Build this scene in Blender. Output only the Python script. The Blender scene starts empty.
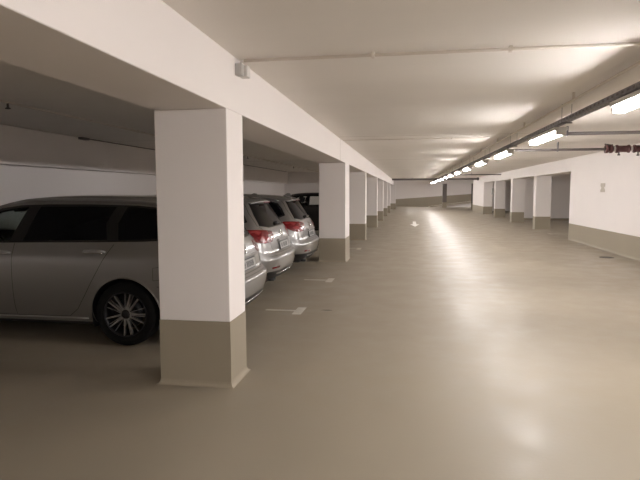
import bpy, bmesh, math, random
from mathutils import Vector, Matrix
from mathutils.bvhtree import BVHTree

R = math.radians
random.seed(4)
scene = bpy.context.scene
COL = scene.collection

# ------------------------------------------------------------------ camera, world, exposure
def make_camera():
    yaw, pitch, roll = R(9.354), R(5.042), R(-0.166)
    F = Vector((-math.sin(yaw)*math.cos(pitch), math.cos(yaw)*math.cos(pitch), -math.sin(pitch)))
    Rt = F.cross(Vector((0, 0, 1))).normalized()
    U = Rt.cross(F)
    R2 = Rt*math.cos(roll) + U*math.sin(roll)
    U2 = -Rt*math.sin(roll) + U*math.cos(roll)
    m = Matrix((R2, U2, -F)).transposed().to_4x4()
    m.translation = (0, 0, 1.5)
    cd = bpy.data.cameras.new('camera')
    cd.sensor_width = 36
    cd.lens = 36*540/640
    cd.clip_start = 0.05
    cd.clip_end = 200
    o = bpy.data.objects.new('camera', cd)
    o.matrix_world = m
    COL.objects.link(o)
    scene.camera = o
make_camera()

w = bpy.data.worlds.new('world')
scene.world = w
w.use_nodes = True
w.node_tree.nodes['Background'].inputs[0].default_value = (0.9, 0.85, 0.8, 1)
w.node_tree.nodes['Background'].inputs[1].default_value = 0.02
scene.view_settings.view_transform = 'Standard'
scene.view_settings.look = 'None'
scene.view_settings.gamma = 1
scene.view_settings.use_curve_mapping = False
scene.view_settings.exposure = 0.0
LAMP_STRENGTH = 112.0
LAMP_COLOR = (1.0, 0.955, 0.935, 1)

# ------------------------------------------------------------------ helpers
def tag(o, label=None, cat=None, group=None, kind=None):
    if label: o['label'] = label
    if cat: o['category'] = cat
    if group: o['group'] = group
    if kind: o['kind'] = kind
    return o

def link(name, me, parent=None):
    o = bpy.data.objects.new(name, me)
    COL.objects.link(o)
    if parent is not None: o.parent = parent
    return o

def empty(name, loc=(0, 0, 0), rz=0, **k):
    o = bpy.data.objects.new(name, None)
    COL.objects.link(o)
    o.empty_display_size = 0.1
    o.location = loc
    o.rotation_euler = (0, 0, rz)
    tag(o, **k)
    return o

def copy_tree(o, parent=None):
    c = o.copy()
    COL.objects.link(c)
    c.parent = parent
    for ch in list(o.children):
        copy_tree(ch, c)
    return c

class MB:
    """collects geometry for one mesh object"""
    def __init__(s):
        s.bm = bmesh.new()
    def box(s, x0, x1, y0, y1, z0, z1, bev=0, mat=0, seg=2):
        r = bmesh.ops.create_cube(s.bm, size=1)
        vs = r['verts']
        for v in vs:
            v.co = Vector((x0+(v.co.x+.5)*(x1-x0), y0+(v.co.y+.5)*(y1-y0), z0+(v.co.z+.5)*(z1-z0)))
        fs = list({f for v in vs for f in v.link_faces})
        for f in fs: f.material_index = mat
        if bev:
            es = list({e for v in vs for e in v.link_edges})
            bmesh.ops.bevel(s.bm, geom=es, offset=bev, segments=seg, affect='EDGES', profile=.5)
        return s
    def tube(s, pts, r, n=10, mat=0, cap=True):
        pts = [Vector(p) for p in pts]
        rings = []
        for i, p in enumerate(pts):
            if i == 0: d = pts[1]-p
            elif i == len(pts)-1: d = p-pts[i-1]
            else: d = (pts[i+1]-p).normalized()+(p-pts[i-1]).normalized()
            d.normalize()
            a = d.cross(Vector((0, 0, 1)))
            if a.length < .1: a = d.cross(Vector((0, 1, 0)))
            a.normalize(); b = d.cross(a)
            rr = r[i] if isinstance(r, (list, tuple)) else r
            rings.append([s.bm.verts.new(p+a*math.cos(2*math.pi*k/n)*rr+b*math.sin(2*math.pi*k/n)*rr) for k in range(n)])
        for i in range(len(rings)-1):
            for k in range(n):
                f = s.bm.faces.new((rings[i][k], rings[i][(k+1) % n], rings[i+1][(k+1) % n], rings[i+1][k]))
                f.material_index = mat; f.smooth = True
        if cap:
            s.bm.faces.new(rings[0][::-1]).material_index = mat
            s.bm.faces.new(rings[-1]).material_index = mat
        return s
    def lathe(s, prof, axis_o, axis='y', n=48, mat=0, closed=False):
        """prof: (radius, along) pairs"""
        o = Vector(axis_o)
        rings = []
        for (r, t) in prof:
            ring = []
            for k in range(n):
                a = 2*math.pi*k/n
                if axis == 'y': p = Vector((math.cos(a)*r, t, math.sin(a)*r))
                elif axis == 'z': p = Vector((math.cos(a)*r, math.sin(a)*r, t))
                else: p = Vector((t, math.cos(a)*r, math.sin(a)*r))
                ring.append(s.bm.verts.new(o+p))
            rings.append(ring)
        m = len(rings)
        for i in range(m if closed else m-1):
            j = (i+1) % m
            for k in range(n):
                f = s.bm.faces.new((rings[i][k], rings[i][(k+1) % n], rings[j][(k+1) % n], rings[j][k]))
                f.smooth = True; f.material_index = mat
        return s
    def prism(s, poly, z0, z1, mat=0):
        a = [s.bm.verts.new((p[0], p[1], z0)) for p in poly]
        b = [s.bm.verts.new((p[0], p[1], z1)) for p in poly]
        s.bm.faces.new(a[::-1]).material_index = mat
        s.bm.faces.new(b).material_index = mat
        n = len(poly)
        for i in range(n):
            s.bm.faces.new((a[i], a[(i+1) % n], b[(i+1) % n], b[i])).material_index = mat
        return s
    def xform(s, m):
        bmesh.ops.transform(s.bm, matrix=m, verts=s.bm.verts)
        return s
    def build(s, name, mats, parent=None, fix=True, smooth=False):
        if fix: bmesh.ops.recalc_face_normals(s.bm, faces=s.bm.faces)
        me = bpy.data.meshes.new(name)
        s.bm.to_mesh(me); s.bm.free()
        for m in (mats if isinstance(mats, (list, tuple)) else [mats]): me.materials.append(m)
        if smooth:
            for p in me.polygons: p.use_smooth = True
        return link(name, me, parent)

def struct(o):
    o['kind'] = 'structure'
    return o

# ------------------------------------------------------------------ materials
def mat(name, color, rough=.6, metal=0, spec=.5, coat=0, emit=None, estr=0, trans=0, alpha=1):
    m = bpy.data.materials.new(name)
    m.use_nodes = True
    b = m.node_tree.nodes['Principled BSDF']
    b.inputs['Base Color'].default_value = (*color, 1)
    b.inputs['Roughness'].default_value = rough
    b.inputs['Metallic'].default_value = metal
    b.inputs['Specular IOR Level'].default_value = spec
    b.inputs['Coat Weight'].default_value = coat
    b.inputs['Coat Roughness'].default_value = .08
    b.inputs['Transmission Weight'].default_value = trans
    if emit:
        b.inputs['Emission Color'].default_value = (*emit[:3], 1)
        b.inputs['Emission Strength'].default_value = estr
    return m

def noisy(m, base, var, scale, rough=None, rvar=0, bump=0, detail=6, stretch=(1, 1, 1), bscale=None):
    nt = m.node_tree; b = nt.nodes['Principled BSDF']
    tc = nt.nodes.new('ShaderNodeNewGeometry')
    mp = nt.nodes.new('ShaderNodeMapping'); mp.inputs['Scale'].default_value = stretch
    nt.links.new(tc.outputs['Position'], mp.inputs['Vector'])
    n = nt.nodes.new('ShaderNodeTexNoise'); n.inputs['Scale'].default_value = scale
    n.inputs['Detail'].default_value = detail; n.inputs['Roughness'].default_value = .6
    nt.links.new(mp.outputs[0], n.inputs['Vector'])
    r = nt.nodes.new('ShaderNodeValToRGB')
    r.color_ramp.elements[0].position = .3; r.color_ramp.elements[1].position = .7
    r.color_ramp.elements[0].color = (*[c*(1-var) for c in base], 1)
    r.color_ramp.elements[1].color = (*[min(1, c*(1+var)) for c in base], 1)
    nt.links.new(n.outputs['Fac'], r.inputs[0]); nt.links.new(r.outputs[0], b.inputs['Base Color'])
    if rough is not None:
        mr = nt.nodes.new('ShaderNodeMapRange')
        mr.inputs['From Min'].default_value = .3; mr.inputs['From Max'].default_value = .7
        mr.inputs['To Min'].default_value = rough-rvar; mr.inputs['To Max'].default_value = rough+rvar
        nt.links.new(n.outputs['Fac'], mr.inputs['Value']); nt.links.new(mr.outputs[0], b.inputs['Roughness'])
    if bump:
        n2 = nt.nodes.new('ShaderNodeTexNoise'); n2.inputs['Scale'].default_value = bscale or scale*12
        n2.inputs['Detail'].default_value = 3
        nt.links.new(tc.outputs['Position'], n2.inputs['Vector'])
        bp = nt.nodes.new('ShaderNodeBump'); bp.inputs['Strength'].default_value = bump
        bp.inputs['Distance'].default_value = .002
        nt.links.new(n2.outputs['Fac'], bp.inputs['Height']); nt.links.new(bp.outputs[0], b.inputs['Normal'])
    return m

FLOORC = (.285, .245, .187)
M = {}
M['floor'] = noisy(mat('floor_epoxy', FLOORC, .4, spec=.27), FLOORC, .05, 2.2, rough=.44, rvar=.10, bump=.3, bscale=35, detail=10)
M['dado'] = noisy(mat('dado_paint', (.335, .292, .222), .5), (.335, .292, .222), .03, .8, bump=.05, bscale=20)
M['white'] = noisy(mat('wall_paint', (.865, .82, .80), .75, spec=.2), (.865, .82, .80), .015, .7, bump=.08, bscale=25)
M['ceiling'] = noisy(mat('ceiling_paint', (.83, .79, .745), .8, spec=.2), (.83, .79, .745), .03, .5, bump=.08, bscale=18, stretch=(.4, 1.5, 1))
M['marking'] = noisy(mat('marking_paint', (.6, .56, .50), .6), (.56, .53, .47), .12, 14)
M['marking_bright'] = mat('arrow_paint', (.80, .78, .74), .6)
M['stain'] = mat('floor_stain', (.10, .09, .075), .6)
M['steel'] = noisy(mat('galvanised', (.20, .19, .21), .5, metal=.5), (.20, .19, .21), .3, 14)
M['dark_steel'] = mat('dark_steel', (.10, .09, .09), .5, metal=.3)
M['pipe_grey'] = mat('grey_pipe', (.22, .20, .20), .5, metal=.2)
M['pipe_white'] = mat('white_pipe', (.70, .64, .57), .6)
M['valve_red'] = mat('valve_red', (.11, .045, .045), .45, metal=.2)
M['brass'] = mat('brass', (.45, .35, .25), .4, metal=.8)
M['lamp_body'] = mat('lamp_housing', (.62, .60, .58), .5)
M['lamp_glow'] = mat('lamp_diffuser', (.9, .9, .9), .5, emit=LAMP_COLOR, estr=LAMP_STRENGTH)
M['plastic_white'] = mat('plastic_white', (.70, .68, .65), .5)
M['plastic_grey'] = mat('plastic_grey', (.45, .44, .42), .5)
M['pillar_dark'] = mat('dark_pillar_paint', (.16, .14, .13), .7)
M['groove'] = mat('joint_filler', (.50, .45, .39), .8)
M['sign'] = mat('faded_sign', (.52, .47, .41), .7)
M['grate'] = mat('drain_grate', (.06, .05, .05), .5, metal=.5)

# ------------------------------------------------------------------ setting
H, SOF, DAD = 2.547, 2.124, .511
XL, XR, CW = -1.343, 4.964, .572
XB = -6.4
YB, YE = -14.0, 58.0

struct(MB().box(-7, 12, YB-.3, YE+.3, -.2, 0).build('floor', M['floor']))
struct(MB().box(-7, 12, YB-.3, YE+.3, H, H+.25).build('ceiling', M['ceiling']))

def wall(name, x0, x1, y0, y1, z0=0, z1=None, m='white'):
    return struct(MB().box(x0, x1, y0, y1, z0, z1 or H, bev=.004, seg=1).build(name, M[m]))

def cove_strip(x, y0, y1, sgn, h=DAD, cove=.035):
    """painted band with a coved foot along a wall face at x, facing sgn"""
    mb = MB()
    t = .003
    prof = [(x-sgn*.01, h), (x+sgn*t, h), (x+sgn*t, .05), (x+sgn*.008, .025), (x+sgn*.02, .008), (x+sgn*cove, .0), (x-sgn*.01, 0)]
    a = [mb.bm.verts.new((p[0], y0, p[1])) for p in prof]
    b = [mb.bm.verts.new((p[0], y1, p[1])) for p in prof]
    n = len(prof)
    for i in range(n): mb.bm.faces.new((a[i], a[(i+1) % n], b[(i+1) % n], b[i]))
    mb.bm.faces.new(a); mb.bm.faces.new(b[::-1])
    return mb

# right side wall beside the lane, then openings
YR0 = 18.0
wall('wall_right', XR, XR+.30, YB, YR0)
struct(cove_strip(XR, YB, YR0, -1).build('baseboard_right', M['dado']))
struct(MB().box(XR-.003, XR+.303, YR0-.02, YR0+.003, 0, DAD).build('baseboard_right_end', M['dado']))
wall('wall_right_beam', XR, XR+CW, YR0, 44.2, SOF+.006, H)
wall('wall_right_far', XR, XR+CW, 37.9, 44.2, 0, SOF+.006)
struct(cove_strip(XR, 37.9, 44.2, -1).build('baseboard_right_far', M['dado']))
struct(MB().box(XR-.003, XR+CW+.003, 37.895, 37.95, 0, DAD).build('baseboard_right_far_end', M['dado']))
wall('wall_right_bay_back', 11.0, 11.3, 14, 60)
wall('wall_right_bay_near', XR+.3, 11.2, 14, 14.3)
wall('wall_right_bay_divider', 5.95, 11.2, 30.0, 30.25)
struct(MB().box(5.94, 11.0, 29.985, 30.0, 0, .11).build('baseboard_right_bay', M['dado']))
wall('wall_right_bay_far', XR+CW, 11.2, 44.0, 44.2)
wall('wall_right_bay_lintel', 5.95, 11.2, 29.7, 30.0, 2.27, H)
# left side : back wall with deep downstand, end wall
wall('wall_left', XB-.3, XB, YB, 27.8)
wall('wall_left_beam', XB, XB+.25, YB, 27.5, 1.95, H)
struct(cove_strip(XB, YB, 27.5, 1).build('baseboard_left', M['dado']))
wall('wall_left_end', XB, XL-CW, 27.5, 27.8)
wall('wall_left_end_beam', XB+.25, XL-CW-.01, 27.3, 27.5, 1.95, H)
struct(MB().box(XB+.04, XL-CW, 27.49, 27.50, 0, DAD).build('baseboard_left_end', M['dado']))
wall('wall_behind', XB, XR+.3, YB-.3, YB)
wall('wall_left_aisle_beam', XL-CW, XL, YB, 48.0, SOF, H)
# far end
wall('wall_far_beam', XL-CW, 11.2, 48.0, 48.4, 2.22, H)
wall('wall_far_left', XL-CW-.4, XL+.18, 48.0, 48.4, 0, 2.22)
struct(MB().box(XL-CW-.4, XL+.185, 47.985, 48.0, 0, DAD).build('baseboard_far_left', M['dado']))
wall('wall_far_back', -7, 12, YE, YE+.3)
wall('wall_far_side', XL-CW-.6, XL-CW-.4, 44, YE)

# dado on the back wall of the ramp climbs to the right
mb = MB()
pts = [(-3, 0), (2.0, 0), (12, 1.16), (12, 1.68), (-3, .64)]
a = [mb.bm.verts.new((p[0], YE-.012, p[1])) for p in pts]
b = [mb.bm.verts.new((p[0], YE+.02, p[1])) for p in pts]
mb.bm.faces.new(a); mb.bm.faces.new(b[::-1])
for i in range(5): mb.bm.faces.new((a[i], a[(i+1) % 5], b[(i+1) % 5], b[i]))
struct(mb.build('trim_1', M['dado']))

# expansion joints on the lane beam
for i, y in enumerate((10.62, 22.2)):
    struct(MB().box(XL-.004, XL+.0015, y, y+.014, SOF+.002, H).build('trim_%d' % (i+2), M['groove']))
for i, y in enumerate((10.3, 17.8, 26.0)):
    struct(MB().box(XB+.25, XR, y, y+.02, H-.0015, H+.004).build('trim_%d' % (i+6), M['groove']))

def pillar(xa, xb, y0, y1, top, label, group=None, shaft='white'):
    root = empty('concrete_pillar', ((xa+xb)/2, (y0+y1)/2, 0), label=label, cat='pillar', group=group)
    hx, hy = (xb-xa)/2, (y1-y0)/2
    MB().box(-hx, hx, -hy, hy, DAD, top, bev=.006, seg=2).build('shaft', M[shaft], root)
    mb = MB()
    prof = [(0, DAD), (.0025, DAD-.002), (.0025, .04), (.006, .024), (.013, .010), (.030, 0)]
    loops = []
    for (o, z) in prof:
        loops.append([mb.bm.verts.new((sx*(hx+o), sy*(hy+o), z)) for sx, sy in ((-1, -1), (1, -1), (1, 1), (-1, 1))])
    for i in range(len(loops)-1):
        for k in range(4):
            mb.bm.faces.new((loops[i][k], loops[i][(k+1) % 4], loops[i+1][(k+1) % 4], loops[i+1][k]))
    mb.bm.faces.new(loops[0]); mb.bm.faces.new(loops[-1])
    mb.build('painted_base', M['dado'], root)
    return root

LP = [(3.9, .396, 'big white pillar with grey-green base in the foreground, beside the parked grey estate car'),
      (11.5, .80, 'second white pillar of the left row, just past the silver cars'),
      (16.9, .45, 'third pillar of the left row, counted from the camera'),
      (23.1, .45, 'fourth pillar of the left row, counted from the camera'),
      (28.5, .45, 'fifth pillar of the left row, counted from the camera'),
      (33.9, .45, 'sixth pillar of the left row, counted from the camera'),
      (39.5, .45, 'seventh pillar of the left row, last one before the far opening')]
for y, d, lab in LP:
    pillar(XL-CW, XL, y, y+d, SOF, lab, 'pillars along the left side of the lane')
for y in (-3.9, -9.2):
    pillar(XL-CW, XL, y, y+.4, SOF, 'white pillar of the left row standing behind the camera', 'pillars behind the camera')
for y, lab in ((22.6, 'nearest pillar on the right side, just past the end of the long right wall'),
               (27.6, 'second pillar on the right side, counted from the camera'),
               (32.9, 'third pillar on the right side, farthest free-standing one')):
    pillar(XR, XR+CW, y, y+.42, SOF+.006, lab, 'pillars along the right side of the lane')
pillar(3.15, 3.55, 53.0, 53.5, H, 'dark pillar in front of the ramp behind the far opening', shaft='pillar_dark')
pillar(5.3, 5.5, 48.05, 48.35, 2.22, 'slim dark post at the right edge of the far opening', shaft='pillar_dark')

# ramp behind the far opening
rr = empty('ramp', (0, 0, 0), label='concrete ramp climbing to the right behind the far opening', cat='ramp')
mb = MB()
a = [mb.bm.verts.new(p) for p in ((2.0, 54.8, 0), (10.9, 54.8, 0), (10.9, 54.8, 1.145))]
b = [mb.bm.verts.new((v.co.x, YE-.02, v.co.z)) for v in a]
mb.bm.faces.new(a); mb.bm.faces.new(b[::-1])
for i in range(3): mb.bm.faces.new((a[i], a[(i+1) % 3], b[(i+1) % 3], b[i]))
mb.build('ramp_body', M['white'], rr)
mb = MB()
a = [mb.bm.verts.new(p) for p in ((2.0, 54.6, 0), (10.9, 54.6, 1.108), (10.9, 54.6, 1.208), (2.0, 54.6, .08))]
b = [mb.bm.verts.new((v.co.x, 54.8, v.co.z)) for v in a]
mb.bm.faces.new(a); mb.bm.faces.new(b[::-1])
for i in range(4): mb.bm.faces.new((a[i], a[(i+1) % 4], b[(i+1) % 4], b[i]))
mb.build('kerb', M['dado'], rr)

# ------------------------------------------------------------------ lamps and tray
def make_lamp():
    root = empty('tube_light', (0, 0, 0), cat='ceiling light')
    # local: y from 0 to 1.5, x centre 0, z 0 = underside of the diffuser
    MB().box(-.08, .08, 0, 1.5, .058, .10, bev=.006).build('housing', M['lamp_body'], root)
    mb = MB()
    prof = [(-.055, .058), (-.057, .04), (-.05, .016), (-.03, .003), (0, 0), (.03, .003), (.05, .016), (.057, .04), (.055, .058)]
    a = [mb.bm.verts.new((x, .03, z)) for x, z in prof]
    b = [mb.bm.verts.new((x, 1.47, z)) for x, z in prof]
    n = len(prof)
    for i in range(n): mb.bm.faces.new((a[i], a[(i+1) % n], b[(i+1) % n], b[i]))
    mb.bm.faces.new(a); mb.bm.faces.new(b[::-1])
    mb.build('diffuser', M['lamp_glow'], root)
    for y in (0, 1.47):
        MB().box(-.062, .062, y, y+.03, 0, .06, bev=.008).build('end_cap', M['lamp_body'], root)
    for y in (.3, 1.2):
        MB().box(-.012, .012, y-.015, y+.015, .10, .14).build('bracket', M['steel'], root)
    return root
lamp0 = make_lamp()
XT = 1.86
ords = ['first', 'second', 'third', 'fourth', 'fifth', 'sixth', 'seventh', 'eighth', 'ninth', 'tenth', 'eleventh', 'twelfth', 'thirteenth']
first = True
for k in range(-6, 12):
    o = lamp0 if first else copy_tree(lamp0)
    first = False
    o.location = (1.83, 7.1+3.35*k, 2.19)
    if k >= -1:
        o['label'] = 'glowing tube light under the cable tray, %s one counted from the camera' % ords[k+1]
        o['group'] = 'tube lights in a row under the cable tray'
    else:
        o['label'] = 'glowing tube light under the cable tray, %s one behind the camera' % ords[-2-k]
        o['group'] = 'tube lights behind the camera'

for (x, y, lab, grp) in ((0.2, 51.5, 'added tube light hidden behind the far beam, left one over the ramp floor', None),  # three unseen lamps behind the far beam, added to brighten the ramp area
                         (1.7, 52.6, 'added tube light hidden behind the far beam, middle one over the ramp floor', None),
                         (6.8, 51.5, 'added tube light hidden behind the far beam, right one over the ramp floor', None),
                         (8.8, 21.0, 'tube light out of view inside the nearer right-hand bay', None),
                         (8.6, 36.0, 'tube light out of view inside the farther right-hand bay', None)):
    o = copy_tree(lamp0); o.location = (x, y, 2.43)
    if 'group' in o: del o['group']
    o['label'] = lab
    if grp: o['group'] = grp
tr = empty('cable_tray', (XT, 0, 0), label='long perforated metal cable tray hung from the ceiling over the lane', cat='cable tray')
Y0, Y1 = YB+.4, 45.3
for s in (-1, 1):
    MB().box(s*.040-.003, s*.040+.003, Y0, Y1, 2.335, 2.383).build('side_rail', M['steel'], tr)
mb = MB()
mb.box(-.040, .040, Y0, Y1, 2.333, 2.338)
mb.build('tray_bed', M['steel'], tr)
mb = MB()
y = 2.0
while y < 20:
    for x in (-.02, .014):
        mb.box(x-.007, x+.007, y, y+.045, 2.3320, 2.3331)
    mb.box(-.0437, -.0429, y, y+.045, 2.350, 2.370)
    y += .12
mb.build('perforations', M['dark_steel'], tr)['kind'] = 'stuff'
mb = MB()
for x, r in ((-.022, .008), (0, .010), (.022, .007)):
    mb.tube([(x, Y0, 2.35+r), (x+.006, 10, 2.35+r), (x, 25, 2.35+r), (x, Y1, 2.35+r)], r, 8)
mb.build('cable', M['dark_steel'], tr)
k = 0
y = Y0+.5
while y < Y1:
    mb = MB()
    mb.tube([(-.055, y, 2.33), (-.055, y, H)], .003, 6).tube([(.055, y, 2.33), (.055, y, H)], .003, 6)
    mb.box(-.065, .065, y-.012, y+.012, 2.318, 2.331)
    mb.build('hanger', M['steel'], tr)
    y += 3.35

# white conduit running beside the tray
cp = empty('ceiling_pipe', (1.71, 0, 2.47), label='slim white pipe clipped to the ceiling alongside the cable tray', cat='pipe')
MB().tube([(0, Y0, 0), (0, Y1, 0)], .013, 10).build('pipe', M['pipe_white'], cp)
for y in [1.2+2.5*i for i in range(16)]:
    MB().box(-.012, .012, y-.012, y+.012, -.016, .077, bev=.003).build('clip', M['pipe_white'], cp)

def cross_pipe(y, x0, x1, z, r, m, label, clips=(), name='ceiling_pipe', fit=None):
    o = empty(name, (0, y, z), label=label, cat='pipe')
    MB().tube([(x0, 0, 0), (x1, 0, 0)], r, 12).build('pipe', M[m], o)
    for x in clips:
        MB().box(x-.012, x+.012, -r-.008, r+.008, -r-.008, H-z, bev=.003).build('clip', M['steel' if m != 'pipe_white' else 'pipe_white'], o)
    if fit:
        MB().tube([(fit, 0, 0), (fit+.09, 0, 0)], r*1.5, 12).build('fitting', M['dark_steel'], o)
    return o
cross_pipe(4.17, XL+.06, 1.80, 2.525, .012, 'pipe_white', 'slim white pipe crossing the ceiling above the small box on the beam', (-.28, .71))
cross_pipe(9.35, 1.98, XR, 2.43, .028, 'pipe_grey', 'dark pipe crossing from the cable tray to the right wall, nearer one', (2.5, 4.2))
cross_pipe(12.25, 1.98, 4.04, 2.385, .028, 'pipe_grey', 'dark pipe running into the red-brown valve by the right wall', (3.1,))
cross_pipe(10.9, XL+.02, 1.5, 2.540, .006, 'pipe_white', 'thin white conduit crossing the ceiling beyond the nearer dark pipe', (-.4, .8))
cross_pipe(31.0, 1.98, XR, 2.45, .03, 'pipe_grey', 'dark pipe crossing to the right wall beside the distant lamps', (3.4,))
cross_pipe(40.0, XL+.1, 5.0-.1, 2.42, .07, 'pipe_grey', 'thick grey pipe crossing the lane in front of the far opening', (0.2, 2.6), fit=4.78)

# valve assembly by the right wall
va = empty('sprinkler_valve', (4.04, 12.25, 2.385), label='red-brown valve assembly with couplings where the pipe meets the right wall', cat='valve')
MB().tube([(0, 0, 0), (.915, 0, 0)], .055, 16).build('body', M['valve_red'], va)
for x in (.0, .085):
    MB().tube([(x, 0, 0), (x+.05, 0, 0)], .085, 16).build('flange', M['valve_red'], va)
for x, l in ((.21, .26), (.55, .22)):
    mb = MB().tube([(x, 0, 0), (x+.03, 0, 0), (x+.031, 0, 0), (x+l-.031, 0, 0), (x+l-.03, 0, 0), (x+l, 0, 0)], [.085, .085, .070, .070, .085, .085], 16)
    mb.build('coupling', M['valve_red'], va)
for x in (.155, .485, .79):
    MB().tube([(x, 0, 0), (x+.04, 0, 0)], .060, 16).build('collar', M['plastic_white'], va)
for x, d in ((.27, .07), (.64, .08)):
    mb = MB(); mb.tube([(x, 0, -.06), (x, 0, -.06-d)], .014, 10)
    mb.lathe([(.0, -.065-d), (.028, -.065-d), (.028, -.04-d), (.0, -.04-d)], (x, 0, 0), 'z', 14)
    mb.build('drain_cock', M['dark_steel'], va)
mb = MB(); mb.tube([(.05, 0, 0), (.05, -.02, .10)], .014, 10); mb.tube([(-.02, -.02, .10), (.14, -.02, .085)], .012, 8)
mb.build('lever', M['dark_steel'], va)

# small device on the beam
dv = empty('junction_box', (XL, 4.19, 2.452), label='small pale grey box fixed high on the beam above the foreground pillar', cat='junction box')
MB().box(0, .055, -.075, -.012, -.045, .045, bev=.006).build('housing', M['plastic_grey'], dv)
MB().box(0, .075, .012, .10, -.04, .05, bev=.008).build('cover', M['plastic_white'], dv)
MB().box(0, .03, -.02, .02, -.038, .03, bev=.002).build('backplate', M['dark_steel'], dv)
MB().tube([(.03, .0, .03), (.03, -.01, .06), (.05, -.05, .068)], .008, 8).build('gland', M['plastic_white'], dv)

# faded sign on the right wall
sg = empty('wall_sign', (XR, 15.1, 1.6), label='small faded grey sign alone on the long right wall', cat='sign')
mb = MB()
mb.prism([(-.16, .115), (-.16, .045), (-.09, .0), (-.16, -.06), (-.16, -.115), (.16, -.115), (.16, -.06), (.09, 0), (.16, .045), (.16, .115)], 0, .006)
mb.xform(Matrix(((0, 0, -1, 0), (1, 0, 0, 0), (0, 1, 0, 0), (0, 0, 0, 1))))
mb.build('plate', M['sign'], sg)
wb = empty('wall_box', (XR-.0, 33.6, 1.52), label='small grey box hanging on the third right-hand pillar', cat='box')
MB().box(-.10, 0, -.12, .12, -.2, .2, bev=.02).build('cover', M['plastic_grey'], wb)
MB().box(-.11, -.10, -.05, .05, -.1, .1, bev=.004).build('lid', M['plastic_white'], wb)

# drains / floor marks
dr = empty('floor_drain', (4.46, 13.14, 0), label='small dark round floor drain near the right wall', cat='drain')
MB().lathe([(0, .004), (.11, .004), (.12, .0)], (0, 0, 0), 'z', 32).build('grate', M['grate'], dr)
MB().lathe([(.12, .0), (.125, .007), (.15, .006), (.155, 0)], (0, 0, 0), 'z', 32).build('rim', M['stain'], dr)

def tmark(x, y, label, ln=.52):
    mb = MB()
    t = .0025
    mb.box(x-ln, x-.05, y-.028, y+.028, 0, t)
    mb.box(x-.055, x+.055, y-.2, y+.2, 0, t)
    o = mb.build('bay_mark', M['marking'])
    tag(o, label, 'floor marking', 'white painted marks at the bay corners')
tmark(-1.36, 6.63, 'white painted T mark on the floor beside the foreground pillar', .44)
tmark(-1.32, 9.06, 'white painted T mark on the floor beside the middle silver car', .45)
tmark(-1.30, 14.3, 'white painted T mark on the floor between the second and third left pillars', .42)
mb = MB(); mb.box(5.0, 5.9, 20.28, 20.36, 0, .0025); mb.box(4.94, 5.04, 20.1, 20.54, 0, .0025)
tag(mb.build('bay_mark', M['marking']), 'pale painted mark on the floor in the right-hand opening', 'floor marking', 'white painted marks at the bay corners')
mb = MB()
mb.prism([(-.08, 2.6), (-.08, .2), (-.22, .2), (0, -1.6), (.22, .2), (.08, .2), (.08, 2.6)], 0, .003)
mb.xform(Matrix.Translation((.27, 25.4, 0)))
tag(mb.build('lane_arrow', M['marking_bright']), 'white direction arrow painted on the lane far ahead', 'floor marking')
# small scuffs
def blot(x, y, r, label, sx=1.0):
    n = 14
    pts = [(x+sx*r*(1+.35*random.uniform(-1, 1))*math.cos(2*math.pi*i/n), y+r*(1+.35*random.uniform(-1, 1))*math.sin(2*math.pi*i/n)) for i in range(n)]
    tag(MB().prism(pts, 0, .0012).build('floor_scuff', M['stain']), label, 'floor mark')
blot(-1.02, 6.72, .025, 'small dark scuff on the floor at the tip of the nearest T mark', 3.0)

# left bay ceiling: sprinkler pipe and heads
sp = empty('sprinkler_pipe', (-4.4, 0, H-.045), label='slim pipe running under the dark ceiling of the left parking bays', cat='pipe')
MB().tube([(0, YB+.2, 0), (0, 27.2, 0)], .014, 10).build('pipe', M['pipe_white'], sp)
for y in (1.0, 3.9, 8.4, 11.4, 17.5, 23.4):
    MB().box(-.02, .02, y-.012, y+.012, -.018, .035, bev=.003).build('clip', M['pipe_white'], sp)
for y in (-.5, 5.45, 14.5, 20.5):
    mb = MB()
    mb.tube([(0, y, -.01), (0, y, -.05)], .012, 8)
    mb.lathe([(0, -.075), (.028, -.07), (.03, -.064), (.008, -.05), (0, -.05)], (0, y, 0), 'z', 14)
    mb.build('sprinkler_head', M['dark_steel'], sp)
# thin cable on the wall beam
c2 = empty('ceiling_cable', (-6.1, 0, H-.012), label='thin dark cable running along the ceiling edge over the left bays', cat='cable')
MB().tube([(0, 9.6, 0), (.03, 13.5, 0), (0, 20, 0), (0, 26.8, 0)], .01, 8).build('cable', M['pipe_grey'], c2)
MB().box(-.05, .05, 9.4, 9.62, -.03, .012, bev=.006).build('socket_box', M['pipe_grey'], c2)

# ==================================================================== CARS
# ------------------------------------------------------------------ car materials
def paint(name, col, metal=.8, rough=.34):
    m = mat(name, col, rough, metal=metal, coat=1)
    nt = m.node_tree; b = nt.nodes['Principled BSDF']
    g = nt.nodes.new('ShaderNodeTexCoord')
    n = nt.nodes.new('ShaderNodeTexNoise'); n.inputs['Scale'].default_value = 900; n.inputs['Detail'].default_value = 1
    nt.links.new(g.outputs['Object'], n.inputs['Vector'])
    mr = nt.nodes.new('ShaderNodeMapRange')
    mr.inputs['To Min'].default_value = rough-.06; mr.inputs['To Max'].default_value = rough+.06
    nt.links.new(n.outputs['Fac'], mr.inputs['Value']); nt.links.new(mr.outputs[0], b.inputs['Roughness'])
    return m
P_SILVER = paint('silver_paint', (.31, .308, .305))
P_BLACK = paint('black_paint', (.010, .010, .011), 0, .3)
M['trim_black'] = mat('black_trim', (.012, .012, .013), .45)
M['gloss_black'] = mat('gloss_black', (.008, .008, .009), .12)
M['glass_tint'] = mat('tinted_glass', (.004, .004, .005), .08, spec=.12)
gl = mat('clear_glass', (.62, .68, .66), .02, trans=1); M['glass'] = gl
gl.node_tree.nodes['Principled BSDF'].inputs['IOR'].default_value = 1.12
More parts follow.
